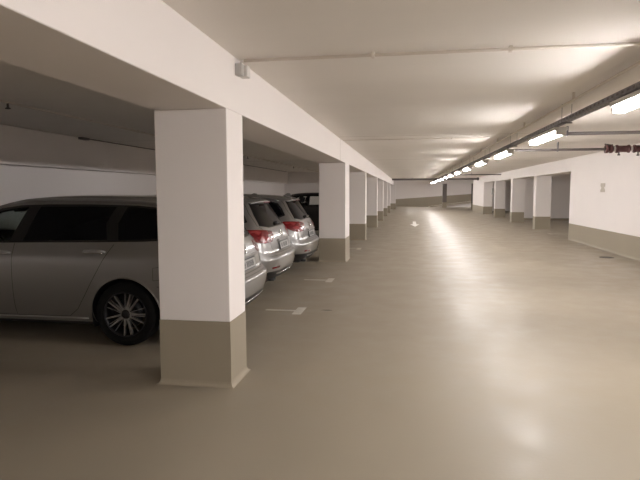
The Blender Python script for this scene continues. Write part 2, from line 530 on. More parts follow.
gl2 = mat('bright_glass', (.93, .95, .94), .02, trans=1); M['glass_clear'] = gl2
gl2.node_tree.nodes['Principled BSDF'].inputs['IOR'].default_value = 1.12
M['rubber'] = mat('tyre_rubber', (.008, .008, .008), .9, spec=.2)
M['alloy'] = mat('alloy', (.42, .42, .43), .35, metal=.9)
M['alloy_dark'] = mat('alloy_dark', (.03, .03, .033), .4, metal=.6)
M['chrome'] = mat('chrome', (.75, .75, .76), .12, metal=1)
M['red_lens'] = mat('red_lens', (.16, .003, .006), .25, coat=.3)
M['red_bright'] = mat('red_lens_inner', (.28, .008, .012), .3, coat=.3)
M['clear_lens'] = mat('clear_lens', (.38, .30, .29), .2, coat=.5)
M['lining'] = mat('cabin_lining', (.03, .03, .032), .8)
M['seat_cloth'] = noisy(mat('seat_cloth', (.05, .05, .055), .9), (.05, .05, .055), .3, 40)
M['plate_white'] = mat('plate_white', (.38, .38, .37), .5)
M['plate_ink'] = mat('plate_ink', (.05, .05, .055), .5)

# cage: for each station (front to rear) x, y, z for the 7 side rows + crown height
ROWS = 7
ST = [
 #  x rows                                            y rows                                   z rows                                    centre (x, z)
 ([-4.30,-4.38,-4.41,-4.40,-4.36,-4.28,-4.22], [.70,.77,.80,.80,.76,.72,.66], [.22,.34,.48,.58,.68,.74,.78]),
 ([-4.05]*7,                                    [.78,.86,.885,.89,.88,.83,.73], [.21,.34,.52,.64,.76,.82,.86]),
 ([-3.68]*7,                                    [.82,.89,.91,.915,.90,.84,.74], [.21,.34,.54,.68,.82,.89,.925]),
 ([-3.34,-3.34,-3.34,-3.34,-3.34,-3.34,-3.34],  [.82,.89,.91,.915,.905,.86,.74], [.20,.34,.54,.68,.83,.95,1.00]),
 ([-2.95]*6+[-2.97],                            [.82,.89,.91,.915,.91,.87,.70], [.20,.34,.54,.68,.84,.955,1.22]),
 ([-2.52]*7,                                    [.82,.89,.91,.915,.91,.87,.635], [.20,.34,.54,.68,.845,.965,1.405]),
 ([-2.05]*7,                                    [.82,.89,.91,.915,.91,.87,.61], [.20,.34,.54,.68,.85,.975,1.445]),
 ([-1.55]*7,                                    [.82,.89,.91,.915,.91,.87,.60], [.20,.34,.54,.68,.86,.985,1.445]),
 ([-1.05]*7,                                    [.82,.89,.915,.92,.91,.87,.59], [.21,.34,.54,.68,.865,.99,1.43]),
 ([-.65]*7,                                     [.80,.88,.905,.91,.90,.86,.58], [.23,.35,.55,.68,.87,1.0,1.405]),
 ([-.20,-.12,-.10,-.15,-.20,-.28,-.46],         [.78,.87,.885,.865,.85,.79,.56], [.26,.37,.55,.655,.86,1.0,1.375]),
]
# crown rows: (x offset, z) at 0.62 width and at the centre, per station
CROWN = [((-4.33,.80),(-4.37,.81)), ((-4.10,.885),(-4.12,.90)), ((-3.70,.955),(-3.72,.97)), ((-3.42,1.02),(-3.46,1.035)),
         ((-3.06,1.25),(-3.10,1.26)), ((-2.58,1.435),(-2.62,1.445)), ((-2.05,1.475),(-2.05,1.485)), ((-1.55,1.475),(-1.55,1.487)),
         ((-1.05,1.46),(-1.05,1.472)), ((-.65,1.435),(-.65,1.447)), ((-.41,1.40),(-.39,1.41))]
# front and rear faces: x at 0.62 width and centre for each row (z follows)
FRONT = [(-4.45,-4.48), (-4.55,-4.58), (-4.56,-4.59), (-4.53,-4.57), (-4.48,-4.52), (-4.42,-4.47)]
REAR = [(-.06,-.04), (.015,.03), (.03,.045), (-.055,-.04), (-.085,-.07), (-.16,-.14)]
REARZ = [.27, .37, .57, .655, .86, 1.0]

def car_surface():
    bm = bmesh.new()
    N = len(ST)
    side = {}
    for s in (1, -1):
        for i, (xs, ys, zs) in enumerate(ST):
            for j in range(ROWS):
                side[(s, i, j)] = bm.verts.new((xs[j], s*ys[j], zs[j]))
    crown = {}
    for i in range(N):
        (x1, z1), (x2, z2) = CROWN[i]
        ye = ST[i][1][6]
        for s in (1, -1): crown[(s, i)] = bm.verts.new((x1, s*ye*.62, z1))
        crown[(0, i)] = bm.verts.new((x2, 0, z2))
    fr, re = {}, {}
    for j in range(6):
        for s in (1, -1):
            fr[(s, j)] = bm.verts.new((FRONT[j][0], s*ST[0][1][j]*.62, ST[0][2][j]))
            re[(s, j)] = bm.verts.new((REAR[j][0], s*ST[-1][1][j]*.72, REARZ[j]))
        fr[(0, j)] = bm.verts.new((FRONT[j][1], 0, ST[0][2][j]))
        re[(0, j)] = bm.verts.new((REAR[j][1], 0, REARZ[j]))
    F = bm.faces.new
    for s in (1, -1):
        for i in range(N-1):
            for j in range(ROWS-1):
                F((side[(s,i,j)], side[(s,i+1,j)], side[(s,i+1,j+1)], side[(s,i,j+1)]))
            F((side[(s,i,6)], side[(s,i+1,6)], crown[(s,i+1)], crown[(s,i)]))
            F((crown[(s,i)], crown[(s,i+1)], crown[(0,i+1)], crown[(0,i)]))
        def colf(j, k):   # front column
            if j == 6: return [side[(s,0,6)], crown[(s,0)], crown[(0,0)]][k]
            return [side[(s,0,j)], fr[(s,j)], fr[(0,j)]][k]
        def colr(j, k):
            if j == 6: return [side[(s,N-1,6)], crown[(s,N-1)], crown[(0,N-1)]][k]
            return [side[(s,N-1,j)], re[(s,j)], re[(0,j)]][k]
        for j in range(6):
            for k in range(2):
                F((colf(j,k), colf(j,k+1), colf(j+1,k+1), colf(j+1,k)))
                F((colr(j,k), colr(j,k+1), colr(j+1,k+1), colr(j+1,k)))
    bmesh.ops.recalc_face_normals(bm, faces=bm.faces)
    bm.normal_update()
    f = max(bm.faces, key=lambda f: f.calc_center_median().z)
    if f.normal.z < 0: bmesh.ops.reverse_faces(bm, faces=bm.faces)
    cl = bm.edges.layers.float.new('crease_edge')
    def crease(a, b, v):
        e = bm.edges.get((a, b))
        if e: e[cl] = v
    for s in (1, -1):
        for i in range(1, N-1): crease(side[(s,i,4)], side[(s,i+1,4)], .35)
        crease(side[(s,N-1,6)], crown[(s,N-1)], .7); crease(crown[(s,N-1)], crown[(0,N-1)], .7)
        crease(side[(s,N-1,3)], re[(s,3)], .8); crease(re[(s,3)], re[(0,3)], .8)
        crease(side[(s,N-1,2)], re[(s,2)], .6); crease(re[(s,2)], re[(0,2)], .6)
        for i in range(4, N-1): crease(side[(s,i,6)], side[(s,i+1,6)], .25)
    me = bpy.data.meshes.new('cage'); bm.to_mesh(me); bm.free()
    o = bpy.data.objects.new('cage', me); COL.objects.link(o)
    sub = o.modifiers.new('s', 'SUBSURF'); sub.levels = 3; sub.render_levels = 3
    dg = bpy.context.evaluated_depsgraph_get()
    me2 = bpy.data.meshes.new_from_object(o.evaluated_get(dg))
    bpy.data.objects.remove(o); bpy.data.meshes.remove(me)
    bm = bmesh.new(); bm.from_mesh(me2); bpy.data.meshes.remove(me2)
    return bm

Xa, Ya, Za = Vector((1, 0, 0)), Vector((0, 1, 0)), Vector((0, 0, 1))
def side_dir(s): return (Xa, Za, Vector((0, s, 0)))            # basis A, B, outward direction
REAR_DIR = (Ya, Za, Vector((1, 0, 0)))
FRONT_DIR = (Ya, Za, Vector((-1, 0, 0)))
def corner_dir(s): return (Vector((-.7071, s*.7071, 0)), Za, Vector((.7071, s*.7071, 0)))

def cut(bm, poly, basis, filt, closed=True, reach=.07):
    A, B, D = basis
    n = len(poly)
    for i in range(n if closed else n-1):
        p = poly[i]; q = poly[(i+1) % n]
        dx, dy = q[0]-p[0], q[1]-p[1]
        L = math.hypot(dx, dy)
        if L < 1e-6: continue
        dx /= L; dy /= L
        nrm = (A*dx+B*dy).cross(D).normalized()
        co = A*p[0]+B*p[1]
        fs = []
        for f in bm.faces:
            c = f.calc_center_median()
            ca, cb = c.dot(A)-p[0], c.dot(B)-p[1]
            t = ca*dx+cb*dy
            if t < -reach or t > L+reach or abs(ca*dy-cb*dx) > reach: continue
            if not filt(c, f.normal): continue
            # real extent test
            lo, hi = 9, -9
            for v in f.verts:
                tt = (v.co.dot(A)-p[0])*dx+(v.co.dot(B)-p[1])*dy
                lo = min(lo, tt); hi = max(hi, tt)
            if hi < -1e-4 or lo > L+1e-4: continue
            fs.append(f)
        if not fs: continue
        es = {e for f in fs for e in f.edges}; vs = {v for f in fs for v in f.verts}
        bmesh.ops.bisect_plane(bm, geom=fs+list(es)+list(vs), dist=1e-4, plane_co=co, plane_no=nrm)

def inside(poly, a, b):
    r = False; n = len(poly); j = n-1
    for i in range(n):
        xi, yi = poly[i]; xj, yj = poly[j]
        if (yi > b) != (yj > b) and a < (xj-xi)*(b-yi)/(yj-yi)+xi: r = not r
        j = i
    return r

def inset(poly, d):
    """crude polygon offset towards its centroid side"""
    n = len(poly)
    area = sum(poly[i][0]*poly[(i+1) % n][1]-poly[(i+1) % n][0]*poly[i][1] for i in range(n))/2
    s = 1 if area > 0 else -1
    out = []
    for i in range(n):
        p0, p1, p2 = poly[i-1], poly[i], poly[(i+1) % n]
        def nn(a, b):
            dx, dy = b[0]-a[0], b[1]-a[1]; L = math.hypot(dx, dy) or 1
            return (-dy/L*s, dx/L*s)
        n1, n2 = nn(p0, p1), nn(p1, p2)
        bx, by = n1[0]+n2[0], n1[1]+n2[1]
        k = bx*n1[0]+by*n1[1]
        k = d/max(k, .5)
        out.append((p1[0]+bx*k, p1[1]+by*k))
    return out

WR, WF, WZ, AR = -1.025, -3.685, .318, .362
def circ(cx, r=AR, n=40): return [(cx+r*math.cos(2*math.pi*i/n), WZ+r*math.sin(2*math.pi*i/n)) for i in range(n)]
# side drawings (x, z)
DLO = [(-3.13,.985), (-2.90,1.145), (-2.70,1.27), (-2.52,1.345), (-2.30,1.375), (-2.0,1.385), (-1.5,1.385), (-1.0,1.372), (-.72,1.345), (-.56,1.30), (-.47,1.20), (-.40,1.085), (-.50,1.045), (-.85,1.028), (-1.3,1.018), (-2.2,1.005)]
FWIN = inset([(-3.02,.99), (-2.88,1.145), (-2.68,1.27), (-2.5,1.34), (-2.30,1.372), (-2.17,1.378), (-2.27,1.003)], .022)
RWIN = inset([(-2.17,1.004), (-2.08,1.38), (-1.5,1.383), (-1.20,1.378), (-1.26,1.2), (-1.20,1.022)], .02)
QWIN = inset([(-1.12,1.024), (-1.17,1.2), (-1.12,1.374), (-1.0,1.37), (-.73,1.343), (-.58,1.296), (-.49,1.195), (-.43,1.09), (-.52,1.052), (-.85,1.032)], .016)
FDOOR = [(-3.20,.27), (-3.27,.45), (-3.25,.80), (-3.20,.965), (-2.93,1.165), (-2.70,1.295), (-2.50,1.37), (-2.28,1.398), (-2.14,1.402), (-2.225,1.0), (-2.225,.27)]
RDOOR = [(-2.225,.27), (-2.225,1.0), (-2.14,1.402), (-1.5,1.405), (-1.14,1.395), (-1.20,1.2), (-1.14,1.0), (-1.24,.84), (-1.44,.50), (-1.53,.36), (-1.64,.275)]
RGLASS = [(-.645,1.035), (-.60,1.16), (-.515,1.335), (.515,1.335), (.60,1.16), (.645,1.035), (.45,1.005), (-.45,1.005)]
RGFRAME = inset(RGLASS, -.012)
TAILGATE = [(-.50,.63), (-.60,.72), (-.62,.95), (-.69,1.03), (-.64,1.2), (-.545,1.375), (-.52,1.5), (.52,1.5), (.545,1.375), (.64,1.2), (.69,1.03), (.62,.95), (.60,.72), (.50,.63)]
TLAMP = [(.375,.885), (.40,.825), (.47,.795), (.62,.785), (.74,.80), (.83,.845), (.885,.90), (.92,.955), (.86,.975), (.72,.975), (.56,.965), (.40,.94)]
WSHIELD = [(-.67,1.03), (-.62,1.15), (-.56,1.30), (-.50,1.41), (0,1.425), (.50,1.41), (.56,1.30), (.62,1.15), (.67,1.03), (.4,1.055), (0,1.065), (-.4,1.055)]
HLAMP = [(.40,.60), (.62,.59), (.84,.62), (.95,.70), (.93,.76), (.72,.72), (.42,.68)]

def build_car(kind):
    body_mat = P_SILVER if kind == 'silver' else P_BLACK
    rear_glass = 'glass_tint' if kind == 'silver' else 'glass_clear'
    front_glass = 'glass' if kind == 'silver' else 'glass_clear'
    bm = car_surface()
    bvh = BVHTree.FromBMesh(bm)
    bm.normal_update()
    sideF = lambda s: (lambda c, n: c.y*s > .35 and n.y*s > .15)
    rearF = lambda c, n: c.x > -.75 and (n.x > .12)
    frontF = lambda c, n: c.x < -2.3 and n.x < -.1
    cornF = lambda s: (lambda c, n: c.x > -.6 and c.y*s > .2 and (n.x > .3 or n.y*s > .3))
    hcF = lambda s: (lambda c, n: c.x < -3.8 and c.y*s > .2 and (n.x < -.2 or n.y*s > .3))
    def hl_dir(s): return (Vector((.7071, s*.7071, 0)), Za, Vector((-.7071, s*.7071, 0)))
    HL = [(a-3.05+.0, b) for a, b in HLAMP]
    for s in (1, -1):
        sd = side_dir(s)
        for P in (circ(WR), circ(WF), FDOOR, RDOOR, DLO, FWIN, RWIN, QWIN):
            cut(bm, P, sd, sideF(s))
        cut(bm, TLAMP, corner_dir(s), cornF(s))
        cut(bm, [(-.55,.60), (.06,.60)], sd, lambda c, n, s=s: c.y*s > .3 and c.x > -.75, closed=False)
        cut(bm, [(-4.6,.56), (-4.0,.56)], sd, lambda c, n, s=s: c.y*s > .3, closed=False)
    for P in (RGFRAME, RGLASS, TAILGATE): cut(bm, P, REAR_DIR, rearF)
    cut(bm, [(-1, .385), (1, .385)], REAR_DIR, lambda c, n: c.x > -.75, closed=False)
    cut(bm, [(-1, .60), (1, .60)], REAR_DIR, lambda c, n: c.x > -.6, closed=False)
    cut(bm, WSHIELD, FRONT_DIR, frontF)
    cut(bm, [(-.42,.60), (-.42,.68), (.42,.68), (.42,.60)], FRONT_DIR, lambda c, n: c.x < -4)
    cut(bm, [(-.6,.26), (-.5,.44), (.5,.44), (.6,.26)], FRONT_DIR, lambda c, n: c.x < -4)
    bm.normal_update()
    reg = {}
    for f in bm.faces:
        c = f.calc_center_median(); n = f.normal
        s = 1 if c.y > 0 else -1
        L = 'l' if s > 0 else 'r'
        k = 'body'
        if sideF(s)(c, n):
            if math.hypot(c.x-WR, c.z-WZ) < AR or math.hypot(c.x-WF, c.z-WZ) < AR: k = 'hole'
            elif inside(FWIN, c.x, c.z): k = 'fwin_'+L
            elif inside(RWIN, c.x, c.z): k = 'rwin_'+L
            elif inside(QWIN, c.x, c.z): k = 'qwin_'+L
            elif inside(DLO, c.x, c.z): k = 'frame_'+L
            elif inside(FDOOR, c.x, c.z): k = 'fdoor_'+L
            elif inside(RDOOR, c.x, c.z): k = 'rdoor_'+L
        if k == 'body' and cornF(s)(c, n):
            a = -.7071*c.x+s*.7071*c.y
            if inside(TLAMP, a, c.z): k = 'tlamp_'+L
        if k == 'body' and rearF(c, n):
            if inside(RGLASS, c.y, c.z): k = 'rglass'
            elif inside(RGFRAME, c.y, c.z): k = 'rframe'
            elif inside(TAILGATE, c.y, c.z): k = 'tailgate'
        if k == 'body' and c.x > -.62 and c.z < .60:
            k = 'valance' if c.z < .385 and n.x > .1 else 'bumper'
        if k == 'body' and frontF(c, n) and inside(WSHIELD, c.y, c.z): k = 'wshield'
        if k == 'body' and c.x < -4.0:
            if c.x < -4 and abs(c.y) < .42 and .60 < c.z < .68 and n.x < 0: k = 'grille'
            elif inside([(-.6,.26), (-.5,.44), (.5,.44), (.6,.26)], c.y, c.z) and n.x < -.2: k = 'grille'
            elif c.z < .56: k = 'fbumper'
        reg.setdefault(k, []).append(f)

    def region(keys, off=0.0, thick=0.0):
        vmap, verts, norms, faces = {}, [], [], []
        for key in keys:
            for f in reg.get(key, []):
                idx = []
                for v in f.verts:
                    if v.index not in vmap:
                        vmap[v.index] = len(verts); verts.append(v.co+v.normal*off); norms.append(v.normal.copy())
                    idx.append(vmap[v.index])
                faces.append(idx)
        return verts, norms, faces
    bm.verts.index_update()
    def build_region(name, keys, m, parent, off=0.0, thick=0.0):
        verts, norms, faces = region(keys, off)
        if not faces: return None
        nv = len(verts)
        allf = list(faces)
        V = list(verts); Nn = list(norms)
        if thick:
            V += [v-n*thick for v, n in zip(verts, norms)]; Nn += [-n for n in norms]
            cnt = {}
            for f in faces:
                for i in range(len(f)):
                    e = (f[i], f[(i+1) % len(f)]); cnt[e] = 1
            for f in faces: allf.append([i+nv for i in f[::-1]])
            rim0 = len(allf)
            for (a, b) in cnt:
                if (b, a) not in cnt: allf.append([b, a, a+nv, b+nv])
        me = bpy.data.meshes.new(name)
        me.from_pydata(V, [], allf)
        me.materials.append(m)
        for p in me.polygons: p.use_smooth = True
        if thick:
            nr = [tuple(Nn[l.vertex_index]) for l in me.loops]
            for p in me.polygons[rim0:]:
                for li in p.loop_indices: nr[li] = tuple(p.normal)
            me.normals_split_custom_set(nr)
        else:
            me.normals_split_custom_set([tuple(Nn[l.vertex_index]) for l in me.loops])
        return link(name, me, parent)

    root = empty('car', (0, 0, 0), cat='car')
    T = .012
    build_region('body', ['body'], body_mat, root, 0, T)
    for s, L in ((1, 'l'), (-1, 'r')):
        for key, wkey, hx, hz in (('fdoor_', 'fwin_', -2.36, .905), ('rdoor_', 'rwin_', -1.33, .925)):
            d = build_region('door', [key+L], body_mat, root, 0, T)
            g = build_region('window', [wkey+L], M[front_glass if key == 'fdoor_' else rear_glass], d, -.006, .004)
            # pull handle: bowed bar standing off the door
            def on_side(x, z, off=0):
                h = bvh.ray_cast(Vector((x, s*2, z)), Vector((0, -s, 0)))
                return h[0]+h[1]*off if h[0] else Vector((x, s*.9, z))
            hm = MB()
            pts = [on_side(hx-.115+.23*t, hz+.004*math.sin(math.pi*t), .006+.03*math.sin(math.pi*t)**.4 if 0 < t < 1 else .0) for t in [i/10 for i in range(11)]]
            hm.tube(pts, [.010]+[.014]*9+[.010], 8)
            hm.build('handle', M['alloy'] if kind == 'silver' else body_mat, d, smooth=True)
            hm = MB()
            pts = [on_side(hx-.10+.2*t, hz-.013, .024) for t in [i/6 for i in range(7)]]
            hm.tube(pts, .008, 6)
            hm.build('handle_strip', M['chrome'], d)
        build_region('quarter_window', ['qwin_'+L], M[rear_glass], root, -.006, .004)
        build_region('window_frame', ['frame_'+L], M['gloss_black'], root, -.001, .012)
        tl = build_region('tail_lamp', ['tlamp_'+L], M['red_lens'], root, .006, .018)
        tl['label'] = 'red tail lamp'
    build_region('rear_window', ['rglass'], M['glass_tint'], root, -.006, .004)
    build_region('rear_window_frame', ['rframe'], M['gloss_black'], root, -.001, .012)
    tg = build_region('tailgate', ['tailgate'], body_mat, root, 0, T)
    rb = build_region('rear_bumper', ['bumper'], body_mat, root, 0, T)
    build_region('bumper_valance', ['valance'], M['trim_black'], rb, -.004, .012)
    fb = build_region('front_bumper', ['fbumper'], body_mat, root, 0, T)
    build_region('grille', ['grille'], M['trim_black'], root, -.003, .012)
    build_region('windscreen', ['wshield'], M['glass'], root, -.006, .004)
    build_region('cabin_lining', ['body', 'fdoor_l', 'fdoor_r', 'rdoor_l', 'rdoor_r', 'tailgate', 'frame_l', 'frame_r'], M['lining'], root, -.02, .004)

    # seams: thin dark strips lying in the gaps
    def strip(poly, basis, mbk, wdt=.0045, closed=False, off=.0008, flt=None):
        A, B, D = basis
        pts = []
        n = len(poly)
        for i in range(n if closed else n-1):
            p, q = poly[i], poly[(i+1) % n]
            m = max(1, int(math.hypot(q[0]-p[0], q[1]-p[1])/.035))
            for t in range(m): pts.append((p[0]+(q[0]-p[0])*t/m, p[1]+(q[1]-p[1])*t/m))
        if not closed: pts.append(poly[-1])
        P3 = []
        for a, b in pts:
            h = bvh.ray_cast(A*a+B*b+D*6, -D)
            P3.append((h[0], h[1]) if h[0] else None)
        m = len(P3)
        rows = []
        for i in range(m):
            if P3[i] is None: rows.append(None); continue
            a = P3[i-1] if (i > 0 or closed) else P3[i]; b = P3[(i+1) % m] if (i < m-1 or closed) else P3[i]
            if a is None or b is None: rows.append(None); continue
            d = (b[0]-a[0]); nn = P3[i][1]
            if d.length < 1e-6: rows.append(None); continue
            sde = d.normalized().cross(nn).normalized()*wdt/2
            c = P3[i][0]+nn*off; lo = P3[i][0]-nn*.004
            rows.append([mbk.bm.verts.new(v) for v in (lo+sde, c+sde, c-sde, lo-sde)])
        for i in range(m if closed else m-1):
            a, b = rows[i], rows[(i+1) % m]
            if a and b and (a[0].co-b[0].co).length < .12:
                for k in range(3): mbk.bm.faces.new((a[k], a[k+1], b[k+1], b[k]))
    mb = MB()
    for s in (1, -1):
        sd = side_dir(s)
        strip([p for p in FDOOR[:4]], sd, mb); strip([FDOOR[9], FDOOR[10], FDOOR[0]], sd, mb)
        strip([(-2.225,.27), (-1.64,.275), (-1.53,.36), (-1.44,.50), (-1.24,.84), (-1.14,1.0)], sd, mb)
        strip([(-.72,.66), (-.72,.78), (-.60,.80), (-.585,.67), (-.72,.66)] if s < 0 else [(-.72,.66), (-.585,.67)], sd, mb, .003)
        strip([(-.68,.60), (-.45,.602), (-.22,.605)], sd, mb)
    strip([(-.79,.602), (-.5,.602), (0,.602), (.5,.602), (.79,.602)], REAR_DIR, mb)
    strip(TAILGATE[:7], REAR_DIR, mb, .006); strip(TAILGATE[7:], REAR_DIR, mb, .006)
    strip([(.5,.63), (-.5,.63)], REAR_DIR, mb, .006)
    mb.build('panel_gaps', M['trim_black'], root, fix=False)

    # sill trim, arch lips
    for s in (1, -1):
        mb = MB()
        pts = []
        for t in range(13):
            x = -3.28+t*(1.84/12)
            h = bvh.ray_cast(Vector((x, s*2, .255)), Vector((0, -s, 0)))
            pts.append(h[0] if h[0] else Vector((x, s*.85, .255)))
        mb.tube(pts, .014, 8)
        mb.build('sill_strip', body_mat, root)
        mb = MB()
        pts = [Vector((-3.3+t*.19, s*.80, .215)) for t in range(11)]
        mb.tube(pts, .03, 8)
        mb.build('sill', M['trim_black'], root)
        for wx in (WR, WF):
            mb = MB(); prs = []
            for i in range(29):
                a = R(-14)+i*R(208)/28
                x, z = wx+(AR+.002)*math.cos(a), WZ+(AR+.002)*math.sin(a)
                h = bvh.ray_cast(Vector((x, s*2, z)), Vector((0, -s, 0)))
                if h[0]: prs.append(h[0]+Vector((0, -s*.004, 0)))
            mb.tube(prs, .009, 8)
            mb.build('arch_lip', body_mat, root)
            mb = MB()
            prof = [(AR-.004, s*.885), (AR+.0, s*.80), (AR+.0, s*.55), (.10, s*.55)]
            n = 48
            mb.lathe(prof, (wx, 0, WZ), 'y', n)
            bad = [v for v in mb.bm.verts if v.co.z < .17]
            bmesh.ops.delete(mb.bm, geom=bad, context='VERTS')
            # keep liner clear of the body skin
            o = mb.build('wheel_well', M['trim_black'], root, fix=False)
    # underbody pan and exhaust
    mb = MB()
    mb.box(-4.35, -4.06, -.68, .68, .2, .24, bev=.01)
    mb.box(-4.06, -3.30, -.54, .54, .2, .24, bev=.01)
    mb.box(-3.30, -1.44, -.80, .80, .19, .25, bev=.01)
    mb.box(-1.44, -.66, -.54, .54, .2, .26, bev=.01)
    mb.box(-.66, -.16, -.70, .70, .22, .28, bev=.01)
    mb.build('underbody', M['trim_black'], root)
    for y in (-.50, -.43):
        mb = MB(); mb.tube([(-.6, y, .245), (-.08, y, .245)], .028, 14)
        mb.build('exhaust_pipe', M['alloy_dark'], root)

    # roof rails
    for s in (1, -1):
        mb = MB(); pts = []
        for i in range(25):
            t = i/24; x = -2.42+t*1.86
            h = bvh.ray_cast(Vector((x, s*.575, 3)), Vector((0, 0, -1)))
            z = h[0].z if h[0] else 1.44
            lift = .020*min(1, math.sin(math.pi*min(t, 1-t)/.12/2) if min(t, 1-t) < .12 else 1)
            pts.append((x, s*.575, z+lift-.004))
        mb.tube(pts, .014, 8)
        mb.build('roof_rail', M['alloy'] if kind == 'silver' else M['trim_black'], root, smooth=True)
    # shark fin
    mb = MB()
    mb.prism([(-.62, 1.43), (-.44, 1.43), (-.47, 1.485), (-.52, 1.49)], -.018, .018)
    mb.xform(Matrix(((1, 0, 0, 0), (0, 0, -1, 0), (0, 1, 0, 0), (0, 0, 0, 1))))
    bmesh.ops.bevel(mb.bm, geom=list(mb.bm.edges), offset=.006, segments=2, affect='EDGES')
    mb.build('roof_antenna', body_mat, root)
    # spoiler lip over the rear window
    mb = MB(); rows = []
    for i in range(13):
        y = -.50+i/12.0
        h = bvh.ray_cast(Vector((3, y, 1.362)), Vector((-1, 0, 0)))
        x = h[0].x if h[0] else -.36
        rows.append([mb.bm.verts.new(p) for p in ((x-.12, y, 1.405-.03*abs(y*2)**3), (x+.045, y, 1.375-.025*abs(y*2)**3), (x+.045, y, 1.360-.025*abs(y*2)**3), (x-.03, y, 1.345-.02*abs(y*2)**3))])
    for i in range(12):
        a, b = rows[i], rows[i+1]
        for k in range(4): mb.bm.faces.new((a[k], a[(k+1) % 4], b[(k+1) % 4], b[k]))
    mb.bm.faces.new(rows[0]); mb.bm.faces.new(rows[-1][::-1])
    so = mb.build('spoiler', body_mat, root)
    MB().box(-.325, -.305, -.13, .13, 1.352, 1.36).build('brake_light', M['red_bright'], so)

    # rear details
    def rearx(y, z):
        h = bvh.ray_cast(Vector((3, y, z)), Vector((-1, 0, 0)))
        return (h[0].x, h[1]) if h[0] else (0, Vector((1, 0, 0)))
    mb = MB(); pts = []
    for i in range(15):
        y = -.56+1.12*i/14; xx, nn = rearx(y, .335); pts.append((xx+.004, y, .335))
    mb.tube(pts, .007, 8); mb.build('valance_strip', M['chrome'], rb)
    x0 = rearx(0, .72)[0]
    tilt = math.atan2(rearx(0, .65)[0]-rearx(0, .80)[0], .15)
    def on_tail(mb, z): return mb.xform(Matrix.Translation((rearx(0, z)[0], 0, z)) @ Matrix.Rotation(-tilt, 4, 'Y'))
    pl = on_tail(MB().box(.004, .012, -.27, .27, -.062, .062, bev=.003), .715).build('number_plate', M['plate_ink'], root)
    on_tail(MB().box(.0122, .0135, -.255, .255, -.05, .05), .715).build('plate_face', M['plate_white'], pl)
    mb = MB(); rnd = random.Random(3)
    y = -.20
    for gi, wd in enumerate((.05, .05, .035, .05, .05, .05, .035, .05)):
        if gi == 2:
            y += .03; on_tail(mb, .715).build('plate_letters', M['plate_ink'], pl); mb = MB()
        mb.box(.0137, .0146, y, y+wd*.25, -.033, .033); mb.box(.0137, .0146, y, y+wd*.7, -.033+.03*(gi % 2), -.022+.03*(gi % 2))
        mb.box(.0137, .0146, y+wd*.5, y+wd*.72, -.03, .03)
        y += wd
    on_tail(mb, .715).build('plate_digits', M['plate_ink'], pl)
    on_tail(MB().box(.002, .03, -.30, .30, -.012, .012, bev=.005), .80).build('plate_light_bar', body_mat, root)
    # round emblem with letters
    em = MB()
    em.lathe([(.058, 0), (.058, .008), (.050, .012), (.046, .008), (.046, 0)], (0, 0, 0), 'x', 32)
    em.box(.001, .003, -.03, .03, -.03, .03)
    def bar(p, q):
        em.tube([(.008, p[0], p[1]), (.008, q[0], q[1])], .0035, 6)
    bar((-.018, .040), (0, .004)); bar((0, .004), (.018, .040))
    bar((-.038, .022), (-.018, -.038)); bar((-.018, -.038), (0, -.008)); bar((0, -.008), (.018, -.038)); bar((.018, -.038), (.038, .022))
    on_tail(em, .885).build('emblem', M['chrome'], root)
    # wiper
    mb = MB()
    pts = []
    for i in range(9):
        t = i/8; y = .0+t*.0-.02+.42*t-.0; z = 1.03+.012*t
        xx, nn = rearx(y, z); pts.append((xx+.02, y, z))
    mb.tube(pts, .008, 8); xx, nn = rearx(-.02, 1.04)
    mb.lathe([(0, xx+.035), (.026, xx+.03), (.028, xx-.01)], (0, -.02, 1.04), 'x', 16)
    mb.build('rear_wiper', M['trim_black'], root)
    # lamp inner glow shapes: bright reflectors within the red lens
    for s in (1, -1):
        par = [o for o in root.children if o.name.startswith('tail_lamp')][0 if s > 0 else 1]
        A, B, D = corner_dir(s)
        for (poly, mm, nm) in (([(.56,.865), (.60,.82), (.70,.825), (.74,.87), (.66,.89)], 'red_bright', 'brake_lens'),
                               ([(.42,.905), (.47,.865), (.535,.86), (.53,.90)], 'clear_lens', 'reversing_lens'),
                               ([(.64,.945), (.70,.905), (.84,.93), (.86,.958), (.74,.958)], 'red_bright', 'side_lens')):
            mb = MB(); vs = []; vb = []
            for a, b in poly:
                h = bvh.ray_cast(A*a+B*b+D*3, -D)
                p, n = h[0], h[1]
                vs.append(mb.bm.verts.new(p+n*.011)); vb.append(mb.bm.verts.new(p+n*.003))
            mb.bm.faces.new(vs)
            for i in range(len(vs)): mb.bm.faces.new((vs[i], vs[(i+1) % len(vs)], vb[(i+1) % len(vs)], vb[i]))
            mb.build(nm, M[mm], par)
        # reflector in bumper
        mb = MB(); top = []; bot = []
        for i in range(7):
            y = s*(.50+.22*i/6)
            for lst, z in ((top, .45), (bot, .425)):
                xx, nn = rearx(y, z); lst.append((Vector((xx, y, z))+nn*.004))
        t = [mb.bm.verts.new(p) for p in top]; b = [mb.bm.verts.new(p) for p in bot]
        t2 = [mb.bm.verts.new(p-Vector((.01, 0, 0))) for p in top]; b2 = [mb.bm.verts.new(p-Vector((.01, 0, 0))) for p in bot]
        for i in range(6):
            mb.bm.faces.new((t[i], t[i+1], b[i+1], b[i])); mb.bm.faces.new((t[i], t[i+1], t2[i+1], t2[i])); mb.bm.faces.new((b[i], b[i+1], b2[i+1], b2[i]))
        mb.build('reflector', M['red_lens'], rb)
